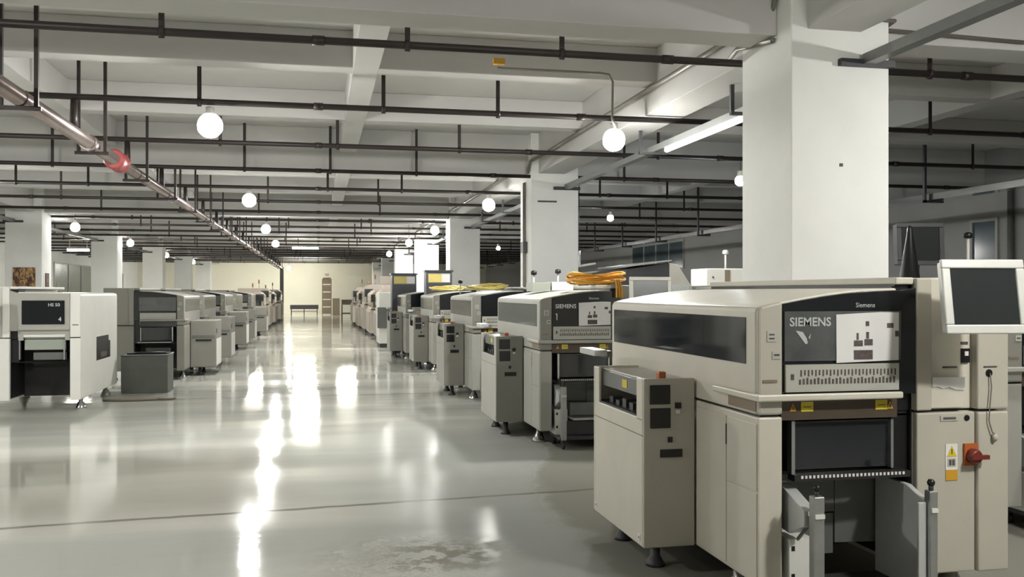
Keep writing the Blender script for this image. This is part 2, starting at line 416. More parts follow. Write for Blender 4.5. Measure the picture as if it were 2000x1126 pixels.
    fr.build('feeder_rail', root)
    MB().box(.2, .6, .30, .32, .45, .666, 'gsheet').box(.2, .6, .31, .33, .22, .44, 'gsheet').build('rear_panel', root)
    MB().prism([(.605, .3), (.872, .27), (.872, .285), (.605, .315)], .28, .666, 'z', 'gsheet').build('side_guard', root)
    MB().box(.145, .88, .28, .36, .668, .686, 'dark').build('feeder_table', root)
    # centre housing and right panels
    MB().box(.895, W, .035, LN, 1.03, 1.725, body).box(.79, .895, .02, LN, 1.69, 1.727, body).build('centre_housing', root, .008)
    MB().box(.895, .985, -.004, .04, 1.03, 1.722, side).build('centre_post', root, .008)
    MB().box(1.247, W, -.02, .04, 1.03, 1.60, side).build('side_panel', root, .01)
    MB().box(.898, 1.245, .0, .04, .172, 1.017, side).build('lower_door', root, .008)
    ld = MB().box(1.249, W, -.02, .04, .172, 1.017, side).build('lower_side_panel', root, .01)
    # things on those panels
    if extras:
        MB().box(1.185, 1.231, .022, .036, 1.275, 1.35, 'black').box(1.198, 1.22, .018, .023, 1.312, 1.335, 'paper').build('rocker_switch', root)
        MB().box(1.185, 1.226, .03, .036, 1.372, 1.386, 'ink').build('switch_label', root)
        MB().box(1.075, 1.16, .03, .036, 1.248, 1.256, 'ink').build('switch_label', root)
        dp = MB().box(.965, 1.182, .002, .036, 1.04, 1.175, body).box(.94, .97, .006, .03, 1.04, 1.155, side).build('document_pocket', root, .004)
        MB().prism([(.987, 1.15), (1.02, 1.155), (1.05, 1.142), (1.09, 1.15), (1.13, 1.135), (1.183, 1.132), (1.183, 1.2), (.987, 1.203)], -.003, .001, 'y', 'paper').build('torn_paper', dp)
        MB().lathe(0, 0, [(.02, -.004), (.02, .004)], 'black', 12).build('cable_inlet', root, loc=(sx*1.312, -.02, 1.222)).rotation_euler.x = R(90)
        MB().box(1.28, 1.36, -.024, -.019, 1.252, 1.259, 'ink').build('inlet_label', root)
        MB().tube([(1.312, -.03, 1.222), (1.316, -.036, 1.15), (1.305, -.036, 1.04), (1.302, -.034, .97), (1.322, -.034, .91), (1.335, -.034, .9)], .0035, 'conduit', 6).lathe(1.338, -.034, [(.006, .86), (.016, .875), (.012, .9)], 'beige_d', 8).build('hanging_cord', root)
        MB().box(1.035, 1.14, -.005, .0, .972, 1.0, 'strip').box(1.05, 1.125, -.006, -.0045, .98, .992, 'ink').build('name_plate', root)
        MB().lathe(0, 0, [(.016, -.006), (.016, .004)], 'black', 12).build('door_lock', root, loc=(sx*1.194, 0, .985)).rotation_euler.x = R(90)
        ws = MB().box(1.066, 1.136, -.004, .0, .66, .85, 'paper').box(1.066, 1.136, -.005, -.003, .66, .715, 'amber').prism([(1.072, .785), (1.13, .785), (1.101, .842)], -.006, -.003, 'y', 'yellow')
        ws.box(1.098, 1.104, -.007, -.005, .797, .825, 'ink').box(1.075, 1.127, -.005, -.003, .73, .775, 'strip').box(1.085, 1.099, -.006, -.004, .738, .768, 'ink').box(1.104, 1.118, -.006, -.004, .738, .768, 'ink').build('warning_sticker', root)
        sw = MB().box(1.172, 1.258, -.014, .0, .735, .85, 'orange').build('power_switch', root)
        MB().lathe(0, 0, [(.04, -.0), (.04, .03), (.03, .045)], 'red', 14).build('switch_knob', sw, loc=(sx*1.216, -.014, .785)).rotation_euler.x = R(90)
        MB().box(1.175, 1.275, -.075, -.055, .775, .797, 'red').build('switch_handle', sw)
    # flank of the hood
    if window:
        MB().box(-.004, .006, .136, .662, 1.28, 1.52, smoke).build('side_window', root)
        MB().box(-.003, .006, .668, 2.302, 1.28, 1.52, smoke).build('side_window', root)
    if hole:
        MB().prism([(.93, .64), (1.84, .64), (1.84, .9), (1.72, .9), (1.72, .99), (.93, .99)], -.006, .004, 'x', 'black').build('conveyor_opening', root)
        MB().box(-.007, -.005, 1.2, 1.6, .67, .75, 'brown').build('inner_bracket', root)
        MB().box(-.004, .001, .02, LN-.02, .19, 1.60, body).build('flank_panel', root, .003)
    else:
        MB().box(-.006, .002, .366, .762, .19, .985, body).build('access_door', root, .003)
        MB().box(-.006, .002, .012, .356, .645, .985, body).build('access_door', root, .003)
        MB().box(-.006, .002, .012, .356, .19, .634, body).build('access_door', root, .003)
        MB().box(-.006, .002, 1.80, 2.34, .19, .985, body).build('access_door', root, .003)
        MB().box(-.007, .002, .352, .367, .83, .94, 'black').build('door_latch', root)
        MB().box(-.004, .003, .02, .34, 1.045, 1.098, 'tag').build('type_tag', root)
    # levelling feet
    for fx, fy in ((.085, .40), (W-.12, .3), (.12, LN-.25), (W-.12, LN-.25)):
        MB().lathe(fx, fy, [(.08, 0), (.075, .02), (.042, .09), (.03, .1), (.03, .18)], 'chrome', 18).build('levelling_foot', root)
    # conveyor cabinet beside the flank
    if cabinet:
        x0, x1, y0, y1, zt = (-.5 if plain_cab else -.326), -.012, .77, 1.76, 1.148
        cab = MB()
        if plain_cab:
            cab.box(x0, x1, y0, y1, .17, zt-.06, body).build
        else:
            cab.box(x0, x1, y0+.03, y1-.03, .17, .915, body).box(x0, x1, y0, y0+.03, .17, zt, side)
            cab.box(x0, x1, y1-.03, y1, .17, zt, body).box(x0, x0+.02, y0+.03, y0+.13, .9, zt, body).box(x0, x0+.02, y1-.12, y1-.03, .9, zt, body)
            cab.box(x0+.06, x1, y0+.03, y1-.03, zt-.03, zt-.012, side)
        cb = cab.build('conveyor_cabinet', root, .006)
        if plain_cab:
            MB().box(x0+.012, x1-.012, y0-.006, y0+.002, .19, .74, side).build('cabinet_door', cb, .003)
            MB().box(x0+.012, x1-.012, y0-.006, y0+.002, .76, 1.07, side).build('control_panel', cb, .003)
            MB().box(x0+.09, x1-.1, y0-.01, y0-.004, .68, .72, 'black').build('slot_handle', cb)
            MB().box(x0+.03, x1-.03, y0-.008, y0-.002, .742, .80, 'gsheet').build('lower_strip', cb)
            MB().box(x0-.004, x0+.01, y0+.05, y1-.05, .2, .72, 'white').build('side_panel', cb, .003)
            MB().box(x0-.01, x0+.002, y0+.04, y0+.1, .84, .93, 'black').build('cable_gland', cb)
        else:
            MB().box(-.29, -.165, y0-.008, y0+.002, 1.0, 1.112, 'black').build('display_panel', cb, .004)
            MB().box(-.288, -.163, y0-.008, y0+.002, .862, .978, 'black').build('display_panel', cb, .004)
            MB().box(-.136, -.1, y0-.012, y0+.002, .975, 1.008, 'black').box(-.13, -.105, y0-.004, y0+.002, .945, .965, 'paper').build('push_button', cb)
            MB().box(-.18, -.152, y0-.006, y0+.002, .778, .81, 'black').build('indicator', cb)
            MB().box(-.227, -.092, y0-.008, y0+.002, .692, .738, 'black').build('slot_handle', cb)
            MB().box(-.214, -.17, y0+.05, y0+.1, zt-.012, zt+.035, 'orange').build('stop_button', cb, .005)
            MB().box(x0+.03, x0+.05, y0+.13, y1-.12, 1.03, 1.125, 'gsheet').box(x0+.027, x0+.031, 1.15, 1.24, 1.055, 1.105, 'yellow').build('inner_guard', cb)
            b = MB().box(x0+.01, x1, y0+.04, y1-.04, .914, .925, 'dark')
            for k in range(5): b.box(x0+.05, x0+.12, y0+.2+.13*k, y0+.27+.13*k, .92, .955+.012*(k % 3), 'dgrey')
            b.build('conveyor', cb)
            MB().box(x0-.004, x0+.004, y0+.02, y1-.02, .815, .819, 'tag').build('door_seam', cb)
            for yy in (y0+.06, y1-.08):
                MB().box(x0-.004, x0+.004, yy, yy+.035, .2, .235, 'paper').box(x0-.006, x0, yy+.012, yy+.022, .212, .222, 'ink').build('fixing_plate', cb)
            MB().box(x0+.0, x0+.09, y1-.02, y1+.34, 1.215, 1.255, 'lsheet').box(x0+.09, x0+.14, y1+.02, y1+.3, 1.2, 1.245, 'grey').build('board_guide', cb)
        MB().lathe(-.17, 1.0, [(.06, 0), (.055, .02), (.03, .06), (.03, .18)], 'dgrey', 14).build('cabinet_foot', cb)
        MB().lathe(-.17, 1.6, [(.06, 0), (.055, .02), (.03, .06), (.03, .18)], 'dgrey', 14).build('cabinet_foot', cb)
    MX = 1
    return root

GR = 'placement machines of the right row'
r1 = machine('placement_machine', 'large beige placement machine at front right with torn silver cover', 'machine', GR, (2.164, 4.28, 0), False, 'beige', 'beige_d')
proto = machine('placement_machine', 'grey-beige placement machine behind the front right one with poster on black hood', 'machine', GR, (2.304, 9.53, 0), False, 'grey_l', 'grey', led=True, smoke='smoke_g')
drop(proto, 'tape_patch', 'window_cover')
MR = [(2.27, 13.7, 'grey-beige machine third along the right row, yellow cables on its roof'),
      (2.304, 18.83, 'grey-beige machine fourth along the right row, before the blue cabinet'),
      (2.08, 22.5, 'grey-beige machine fifth along the right row, next to tall white cabinet')]
for x, y, lb in MR:
    c = copy_tree(proto); c.location = (x, y, 0); tag(c, lb, 'machine', GR)
    drop(c, 'poster', 'lettering', 'number_decal')
SR = [(4.62, 5.5, 'placement machine cut by the right photo edge, beyond the front right one'),
      (4.75, 10.6, 'dim placement machine of the second right line behind nearest pillar'),
      (4.75, 16.9, 'dim placement machine of the second right line behind second pillar')]
for x, y, lb in SR:
    c = copy_tree(proto); c.location = (x, y, 0); tag(c, lb, 'machine', 'placement machines of the second right line')
    drop(c, 'lettering', 'number_decal', 'conveyor_cabinet')
GL = 'placement machines of the left row'
lw = machine('placement_machine', 'white placement machine at the left edge with square hole in its flank', 'machine', GL, (-3.21, 13.64, 0), True, 'white', 'white', cabinet=False, window=False, hole=True, poster=False, text=False, flat=True, extras=False)
drop(lw, 'handle_rail', 'slot_label_strip', 'window_cover', 'hinge_panel', 'column_label', 'bay_header', 'rear_panel', 'side_guard', 'feeder_rail', 'bay_window', 'window_top_bar')
MB().box(-.79, -.137, .02, .06, 1.075, 1.125, 'grey_l').box(-.20, -.137, .02, .06, .99, 1.075, 'grey_l').box(-.79, -.73, .02, .06, .99, 1.075, 'grey_l').build('bay_header', lw)
MB().box(-.72, -.2, .06, .08, .86, 1.07, 'greeng').build('inner_shutter', lw)
MB().box(-.785, -.14, -.012, .006, 1.135, 1.18, 'grey_l').build('lower_rail', lw)
MB().box(-.62, -.2, .1, .3, .72, .82, 'gsheet').build('tape_unit', lw)
MB().prism([(-1.43, .78), (-1.2, .78), (-1.22, .68), (-1.3, .62), (-1.43, .58)], -.026, -.018, 'y', 'brown').build('broken_opening', lw)
lettering('HS 50', .062, (-.41, -.0055, 1.455), 'lsheet', lw, bold=.001)
lettering('4', .085, (-.28, -.0055, 1.25), 'lsheet', lw, bold=.001)
l2 = machine('placement_machine', 'grey placement machine behind the steel bin in the left row', 'machine', GL, (-2.48, 18.29, 0), True, 'grey', 'grey', plain_cab=True, smoke='smoke_g', poster=False, text=False, extras=False)
drop(l2, 'rear_panel', 'side_guard', 'slot_label_strip', 'bay_header')
MB().box(-.785, -.146, -.012, .006, 1.13, 1.26, 'grey_l').build('lower_rail', l2)
MB().box(-.79, -.137, .02, .06, 1.0, 1.12, 'dgrey').build('bay_header', l2)
MB().box(-.7, -.25, .1, .3, .35, .6, 'dgrey').build('feeder_bank', l2)
for x, y, lb in [(-2.43, 20.93, 'grey machine third along the left row, right behind the one by the bin'),
                 (-2.5, 26.35, 'greenish-grey machine fourth along the left row'),
                 (-2.5, 29.9, 'grey machine fifth along the left row'),
                 (-2.4, 35.0, 'pale machine sixth along the left row, dark open front')]:
    c = copy_tree(l2); c.location = (x, y, 0); tag(c, lb, 'machine', GL)

# ------------------------------------------------------------------ feeder trolleys in the bays
def trolley(loc, label):
    root = empty('feeder_trolley', loc, label, 'trolley', 'feeder trolleys docked in the machine bays')
    for x0, x1, s in ((.178, .236, 0), (.812, .856, 1)):
        if s: MB().prism([(-.17, .13), (-.17, .60), (-.02, .655), (.25, .66), (.25, .13)], x0+.006, x1-.006, 'x', 'lsheet' if s else 'gsheet').build('side_plate', root, .004)
        MB().box(x0, x1, -.225, -.175, .1, .66, 'alu').build('upright', root, .006)
        MB().tube([((x0+x1)/2, -.2, .655), ((x0+x1)/2, -.2, .69)], .012, 'dgrey', 8).lathe((x0+x1)/2, -.2, [(.016, .685), (.02, .70), (.012, .715)], 'black', 10).build('locking_knob', root)
        MB().box(x0+.005, x1-.005, -.235, -.16, .555, .575, 'white').build('end_block', root)
    wb = MB().box(.166, .30, -.01, .24, .13, .40, 'white')
    for z in (.2, .34): wb.box(.176, .196, -.0115, -.009, z, z+.026, 'black')
    wb.build('control_box', root, .004)
    MB().prism([(.24, .665), (.24, .45), (.0, .43), (-.15, .50), (-.15, .575), (.08, .66)], .166, .235, 'x', 'lsheet').build('guide_arm', root, .004)
    MB().tube([(.20, -.03, .405), (.205, -.16, .53)], .009, 'steel', 8).build('gas_strut', root)
    MB().box(.765, .81, -.2, -.185, .13, .60, 'lsheet').build('front_plate', root, .003)
    MB().box(.32, .76, -.18, .15, .30, .325, 'alu').build('shelf', root, .004)
    MB().box(.265, .814, -.1, -.085, .14, .285, 'dgrey').build('front_panel', root)
    MB().box(.32, .76, -.05, -.03, .34, .47, 'gsheet').build('upper_panel', root)
    MB().box(.168, .84, -.2, .25, .1, .128, 'dgrey').build('base_frame', root)
    for x in (.215, .815):
        for y in (-.17, .22):
            w = MB().box(x-.025, x+.025, y-.01, y+.02, .06, .1, 'dgrey').build('caster', root)
            MB().tube([(x-.014, y+.01, .04), (x+.014, y+.01, .04)], .04, 'black', 14).build('wheel', w)
    return root
t1 = trolley((2.164, 4.28, 0), 'grey feeder trolley in the bay of the front right machine')
for x, y, lb in [(2.304, 9.53, 'feeder trolley on casters in bay of the second right machine'), (2.27, 13.7, 'feeder trolley in the third right machine, mostly hidden'),
                 (4.62, 5.5, 'feeder trolley in the machine cut by the right photo edge')]:
    c = copy_tree(t1); c.location = (x, y, 0); tag(c, lb, 'trolley', 'feeder trolleys docked in the machine bays')
drop(t1, 'shelf', 'upper_panel', 'front_panel')

# ------------------------------------------------------------------ monitors
def monitor(loc, rz, tilt, w, h, label, frame='monframe', scr='lcd', d=.06, arm=None, group=None):
    root = empty('monitor', loc, label, 'monitor', group, rz)
    ca, sa = math.cos(tilt), math.sin(tilt)
    def rot(o): o.rotation_euler.x = -tilt; return o
    b = .045 if w > .35 else .03
    f = MB().box(-w/2, w/2, 0, .02, 0, b, frame).box(-w/2, w/2, 0, .02, h-b, h, frame).box(-w/2, -w/2+b, 0, .02, b, h-b, frame).box(w/2-b, w/2, 0, .02, b, h-b, frame)
    f.box(-w/2+.01, w/2-.01, .018, d, .01, h-.01, frame)
    rot(f.build('housing', root, .006))
    rot(MB().box(-w/2+b, w/2-b, .01, .019, b, h-b, scr).build('screen', root))
    if arm: MB().tube([Vector(p) for p in arm], .02, 'steel', 10).build('arm', root)
    return root
monitor((3.21, 3.93, 1.447), R(-7), R(9), .43, .37, 'silver framed dark monitor on the front right machine', arm=[(0, .08, .19), (.05, .25, .18), (.09, .33, .15)])
monitor((2.63, 7.05, 1.45), R(-4), R(5), .345, .325, 'white framed grey monitor behind the roof of front right machine', frame='white', scr='lcd_g', arm=[(0, .05, .16), (.1, .1, 0), (.1, .1, -.3), (.1, .1, -1.45)])
monitor((-4.37, 13.36, 1.27), R(6), R(6), .4, .34, 'monitor with glowing white screen on the left edge machine', frame='grey_l', scr='screen_on', arm=[(0, .05, .17), (0, .29, .17)])
# ------------------------------------------------------------------ clutter on the machine tops
def coil(loc, n, rx, ry, m, label, droop=None, seed=1):
    rnd = random.Random(seed); mb = MB()
    for k in range(n):
        cx, cy = rnd.uniform(-.05, .05), rnd.uniform(-.06, .06); a = rnd.uniform(.75, 1.05); pts = []
        for i in range(29):
            t = 2*math.pi*i/28
            pts.append((cx+rx*a*math.cos(t), cy+ry*a*math.sin(t), .018+.011*k+.02*math.sin(2*t+k)*(k > 0)+.01*rnd.random()*(k > 0)))
        mb.tube(pts, .013, m, 6)
    if droop:
        for k in range(3):
            mb.tube([(droop[0]+.03*k, -ry*.6, .06), (droop[0]+.02*k, -ry-.05, .05), (droop[0]+.03*k, -ry-.09, -.05), (droop[0]+.03*k, -ry-.09, -.14)], .012, m, 6)
    o = mb.build('cable_coil', loc=loc)
    return tag(o, label, 'cable', 'coiled cables on the machine roofs')
coil((3.02, 9.9, 1.73), 10, .30, .34, 'cable', 'thick coil of orange cable on the second right machine', (.12, 0), 2)
coil((2.68, 14.7, 1.68), 6, .30, .7, 'cable_y', 'yellow cable coil on the third right machine', None, 3)
coil((2.72, 19.8, 1.68), 6, .34, .6, 'cable_y', 'pale yellow cable coil on the fourth right machine', None, 4)
def post(loc, h, label, m='lsheet', knob='black'):
    r = empty('signal_post', loc, label, 'signal post', 'signal posts on the machine roofs')
    MB().tube([(0, 0, 0), (0, 0, h)], .013, m, 8).build('pole', r)
    MB().lathe(0, 0, [(.012, h-.01), (.04, h), (.04, h+.035), (.02, h+.05)], knob, 12).build('cap', r)
    return r
post((2.70, 11.5, 1.655), .22, 'black capped post left of two on the second right machine')
post((3.02, 11.5, 1.675), .22, 'black capped post right of two on the second right machine')
post((2.39, 15.7, 1.605), .2, 'black capped post on the third right machine')
post((5.9, 7.5, 1.725), .43, 'white post with black cap behind the front right monitor', 'white')
post((5.2, 11.2, 1.95), .2, 'white post on the white box behind nearest pillar', 'white', 'white')
bx = MB().box(2.80, 3.07, 10.95, 11.3, 1.673, 1.775, 'white').build('cover_plate'); tag(bx, 'flat white cover plate on the second right machine', 'cover')
bx = MB().box(2.56, 2.78, 10.95, 11.3, 1.658, 1.77, 'greeng').build('control_box'); tag(bx, 'dark greenish box on the second right machine', 'box')
# white electronics box, lids and devices in the dim right bay
def rootbox(name, x0, x1, y0, y1, z0, z1, m, label, cat, bev=.01, group=None):
    o = MB().box(x0, x1, y0, y1, z0, z1, m).build(name, bev=bev)
    return tag(o, label, cat, group)
o = rootbox('electronics_box', 4.8, 5.55, 10.9, 11.4, 1.725, 1.95, 'white', 'white electronics box on machine left of nearest pillar', 'box')
MB().box(5.05, 5.12, 10.895, 10.9, 1.74, 1.93, 'tag').build('cover_strip', o)
MB().box(4.88, 4.9, 10.895, 10.9, 1.83, 1.85, 'ink').build('screw', o)
MB().box(5.47, 5.5, 10.895, 10.9, 1.8, 1.83, 'ink').build('screw', o)
def lidded(loc, w, ln, h, label):
    r = empty('screen_printer', loc, label, 'machine', 'machines with dark lids in the dim right bay')
    MB().box(0, w, 0, ln, .12, 1.5, 'grey').build('body', r, .01)
    MB().prism([(-.0, 1.5), (.03, 1.62), (.28, h-.1), (w*.72, h), (w*.72, 1.5)], .03, ln-.03, 'y', 'dgrey').build('lid', r, .01)
    MB().prism([(w*.72, 1.5), (w*.72, h), (w*.82, h-.02), (w, 1.72), (w, 1.5)], .02, ln-.02, 'y', 'beige_d').build('end_cheek', r, .01)
    MB().box(w*.74, w*.95, .0, .02, 1.55, 1.75, 'lsheet').build('panel', r)
    MB().prism([(.3, h-.06), (w*.74, h+.03), (w*.74, h+.05), (.3, h-.04)], .0, ln-.02, 'y', 'grey_l').build('lid_trim', r)
    for x in (.1, w-.1):
        for y in (.15, ln-.15): MB().lathe(x, y, [(.05, 0), (.04, .03), (.03, .13)], 'dgrey', 10).build('foot', r)
    return r
lidded((4.35, 13.45, 0), 1.35, 1.6, 2.1, 'machine with sloping dark lid seen between first two pillars')
lidded((5.4, 20.2, 0), 1.5, 1.6, 2.1, 'machine with dark lid just right of the second pillar')
r = empty('hanging_work_lamp', (6.0, 20.9, 2.2), 'pale flat lamp head over the farther dark lidded machine', 'lamp')
MB().prism([(-.5, -.05), (.35, .1), (.35, .14), (-.5, 0)], -.2, .2, 'y', 'lsheet').build('lamp_head', r)
MB().tube([(0, 0, .06), (0, 0, .42)], .04, 'lsheet', 8).tube([(0, 0, .42), (0, 0, ceil_z(6.0, 20.9)-2.2)], .012, 'dgrey', 8).build('hanging_stem', r)
monitor((5.5, 7.62, 1.9), R(-12), R(4), .44, .40, 'dark monitor on a stand right of nearest pillar', frame='dgrey', scr='lcd', d=.12, arm=[(0, .08, .1), (0, .1, -.172)])
o = rootbox('paper_tray', 5.34, 5.75, 7.2, 7.5, 1.73, 1.78, 'cream', 'cream tray below the dark monitor right of nearest pillar', 'tray')
o = MB().lathe(5.15, 7.3, [(.14, 1.725), (.13, 1.74), (.09, 1.76), (.02, 2.22), (.01, 2.24)], 'black', 14).build('marker_cone'); tag(o, 'black cone standing right beside nearest pillar', 'cone')
# blue cabinets with lit displays
for x, y, w, lb in ((2.45, 21.35, .6, 'dark blue cabinet with lit display left of third pillar'), (1.95, 25.05, .66, 'dark blue cabinet with lit display by tall white cabinet')):
    r = empty('display_cabinet', (x, y, 0), lb, 'cabinet', 'dark blue cabinets with lit displays')
    MB().box(0, w, 0, .5, .08, 2.12, 'bluecab').build('body', r, .01)
    MB().box(-.04, w+.03, -.03, .5, 2.12, 2.16, 'black').build('top', r)
    MB().box(.03, w-.03, -.012, .002, 1.86, 2.09, 'gsheet').build('display_frame', r)
    s = MB().box(.05, w-.05, -.016, -.01, 1.88, 2.07, 'display').build if 'display' in M else None
    MB().box(.05, w*.6, -.016, -.01, 1.88, 2.07, 'cable_y').box(w*.6, w-.05, -.016, -.01, 1.88, 2.07, 'paper').build('display', r)
    MB().box(.05, w-.05, -.012, .002, 1.1, 1.8, 'dgrey').build('door', r)
    MB().box(.0, w, .02, .48, 0, .08, 'black').build('plinth', r)
# tall white cabinet with grey door
r = empty('tall_cabinet', (1.76, 27.6, 0), 'tall pale cabinet with grey hatch beyond the fifth right machine', 'cabinet')
MB().box(0, .9, 0, 1.3, .12, 1.64, 'white').build('body', r, .01)
MB().box(-.05, .32, -.08, -.002, .58, 1.2, 'gsheet').build('hatch', r, .006)
MB().box(.5, .75, -.01, .0, .3, 1.4, 'grey_l').build('door', r)
MB().box(.03, .87, .03, 1.27, 0, .12, 'dgrey').build('plinth', r)

# ------------------------------------------------------------------ test stations further down
def station(name, loc, mir, w, ln, h, body, label, group, lit=False):
    global MX
    MX = -1 if mir else 1
    r = empty(name, loc, label, 'machine', group)
    MB().box(0, w, 0, ln, .12, .98, body).build('base_cabinet', r, .01)
    MB().prism([(.05, .98), (.05, h-.15), (.2, h), (w, h), (w, .98)], .05, ln-.05, 'y', body).build('upper_housing', r, .01)
    MB().box(.12, w-.15, .035, .052, 1.08, h-.2, 'smoke_g').build('front_window', r)
    MB().box(.04, .052, .2, ln-.2, 1.1, h-.25, 'smoke_g').build('side_window', r)
    MB().box(-.02, .0, .15, ln-.15, .2, .9, 'grey_l').build('side_door', r, .005)
    m = MB().box(.02, .36, -.12, -.03, 1.28, 1.56, 'dgrey').build('monitor', r, .006)
    MB().box(.05, .33, -.125, -.118, 1.31, 1.53, 'lcd').build('screen', m)
    MB().box(.15, .2, -.05, .06, 1.1, 1.3, 'black').build('monitor_arm', r)
    MB().box(.02, .3, -.16, -.0, .99, 1.02, 'black').build('keyboard_shelf', r)
    MB().tube([(.5, .5, h), (.5, .5, h+.22)], .015, 'lsheet', 8).lathe(.5, .5, [(.03, h+.2), (.03, h+.36)], 'orange', 10).build('signal_lamp', r)
    MB().box(.05, w-.05, .08, ln-.08, 0, .12, 'dgrey').build('plinth', r)
    MX = 1
    return r
GS = 'test stations beyond the white cabinet'
s0 = station('test_station', (1.95, 31.3, 0), False, 1.3, 2.2, 1.72, 'pink', 'warm grey test station with black monitor, nearest of its line', GS)
for i, (x, y) in enumerate(((1.88, 34.6), (1.82, 38.2), (1.75, 42.2), (1.68, 46.8))):
    c = copy_tree(s0); c.location = (x, y, 0)
    c.scale = (1, 1.35, (1.0, 1.14, 1.02, 1.1)[i])
    tag(c, ('second', 'third', 'fourth', 'farthest')[i]+' warm grey test station down the right line', 'machine', GS)
s1 = station('test_station', (-2.2, 39.6, 0), True, 1.4, 2.3, 1.66, 'pink', 'pinkish grey station, nearest beyond the left machine row', 'stations at the far left')
for i, (x, y) in enumerate(((-2.2, 43.6), (-2.15, 48.2), (-2.05, 53.4))):
    c = copy_tree(s1); c.location = (x, y, 0)
    c.scale = (1, 1.25, (1.1, 1.0, 1.08)[i])
    tag(c, ('second', 'third', 'farthest')[i]+' pinkish grey station beyond the left machine row', 'machine', 'stations at the far left')
# light box sign above the stations
o = MB().box(2.1, 2.95, 32.2, 32.35, 1.9, 2.2, 'pink').box(2.55, 2.9, 32.19, 32.2, 1.95, 2.14, 'tag').box(2.45, 2.5, 32.22, 32.33, 1.722, 1.9, 'grey_l').build('notice_board'); tag(o, 'pinkish board raised on the nearest test station', 'board')
# end of the aisle
r = empty('work_bench', (-2.0, 68.2, 0), 'low dark bench against the cream end wall', 'bench')
MB().box(0, 2.0, 0, .8, .62, .72, 'dgrey').build('bench_top', r)
for x in (.05, .95, 1.88): MB().box(x, x+.06, .1, .7, 0, .62, 'dgrey').build('leg', r)
MB().box(.12, 1.87, .2, .6, .2, .3, 'pink').build('lower_shelf', r)
MB().box(0, 2.0, .0, .06, .42, .62, 'dgrey').build('apron', r)
r = empty('shelf_tower', (.25, 67.8, 0), 'tall narrow rack standing before the end wall', 'rack')
for x in (0, .62): MB().box(x, x+.06, 0, .6, 0, 2.6, 'tag').build('upright', r)
for z in (.08, .62, 1.16, 1.7, 2.24): MB().box(.06, .62, 0, .6, z, z+.46, 'tag').build('shelf_bin', r)
MB().box(.2, .5, .1, .4, 2.8, 3.0, 'pink').build('top_box', r)
rootbox('crate', 1.0, 1.5, 67.6, 68.3, 0, 1.2, 'tag', 'brown crate beside the tall narrow rack', 'crate')
r = empty('hand_cart', (1.35, 55.5, 0), 'small open cart at the far end of the right line', 'cart')
MB().box(0, .75, 0, 1., .9, 1.2, 'tag').build('upper_tray', r); MB().box(0, .75, 0, 1., .35, .42, 'tag').build('lower_tray', r)
for x in (0, .7):
    for y in (0, .95): MB().box(x, x+.05, y, y+.05, 0, .9, 'tag').build('leg', r)

# ------------------------------------------------------------------ floor objects at the left
r = empty('steel_bin', (-3.14, 15.95, 0), 'grey green open steel bin in front of the grey left machine', 'bin')
bn = MB(); x1, y1, zt = .72, .62, .62
bn.box(0, x1, 0, .03, 0, zt, 'bin').box(0, x1, y1-.03, y1, 0, zt, 'bin').box(0, .03, .03, y1-.03, 0, zt, 'bin').box(x1-.03, x1, .03, y1-.03, 0, zt, 'bin').box(.03, x1-.03, .03, y1-.03, 0, .03, 'bin')
bn.build('body', r, .006)
MB().tube([(.0, -.01, zt), (x1, -.01, zt), (x1, y1, zt), (0, y1, zt), (0, -.01, zt)], .012, 'steel', 8).build('rim', r)
MB().tube([(.05, .25, zt+.01), (.3, .2, zt+.03), (.65, .3, zt+.02)], .02, 'black', 8).build('bar', r)
mb = MB()
for k in range(4):
    pts = [(.41*(1-.1*k)*math.cos(t), .13*(1-.2*k)*math.sin(t), .02) for t in (2*math.pi*i/36 for i in range(37))]
    mb.tube(pts, .02, 'mat', 8)
mb.tube([(.36, -.05, .02), (.5, -.08, .02), (.62, .02, .02)], .02, 'mat', 8)
tag(mb.build('coiled_hose', loc=(-2.78, 14.95, 0)), 'flat grey-brown coil of hose on the floor before the bin', 'hose')
# print on the pillar, sign on its flank
o = MB().box(-7.74, -7.2, 25.975, 25.998, 1.62, 2.29, 'print').build('picture'); tag(o, 'brown sepia print pasted on the nearest left pillar', 'picture')
o = MB().box(-7.048, -7.03, 26.3, 26.6, 1.75, 2.15, 'brown').box(-7.032, -7.028, 26.34, 26.56, 1.9, 2.0, 'red').build('wall_sign'); tag(o, 'narrow dark red sign on the flank of the left pillar', 'sign')

# ------------------------------------------------------------------ overhead pipes
PZ = 3.69
def pipe_runs(y, z, r=.033):
    cuts = []
    for p in PY:
        if p-.05 < y < p+PXW+.05: cuts.append((PX, PX+PXW))
        if p > 20 and p-.05 < y < p+LW_+.05: cuts.append((LX, LX+LW_))
    xs = [XL]; cuts.sort()
    for a, b in cuts: xs += [a, b]
    xs.append(XR)
    return [(xs[i], xs[i+1]) for i in range(0, len(xs), 2)]
oname = ['nearest', 'second', 'third', 'fourth', 'fifth', 'sixth', 'seventh', 'eighth', 'ninth', 'tenth', 'eleventh', 'twelfth', 'thirteenth', 'fourteenth', 'fifteenth', 'sixteenth', 'seventeenth', 'eighteenth', 'nineteenth', 'twentieth', 'twenty-first', 'twenty-second', 'twenty-third']
PYS = [7.64]+[10.36+2.75*k for k in range(21)]
RX = [[-1.205, .72, 2.041, 5.6, 8.9], [-1.25, .71, 2.01, 5.3, 7.6, 10.37], [-1.31, .26, 1.98, 5.0, 7.58, 10.4], [-5.6, -4.145, -1.2, .195, 1.65, 5.4, 8.4], [-5.49, -4.24, .18, 1.64, 5.8, 7.3]]
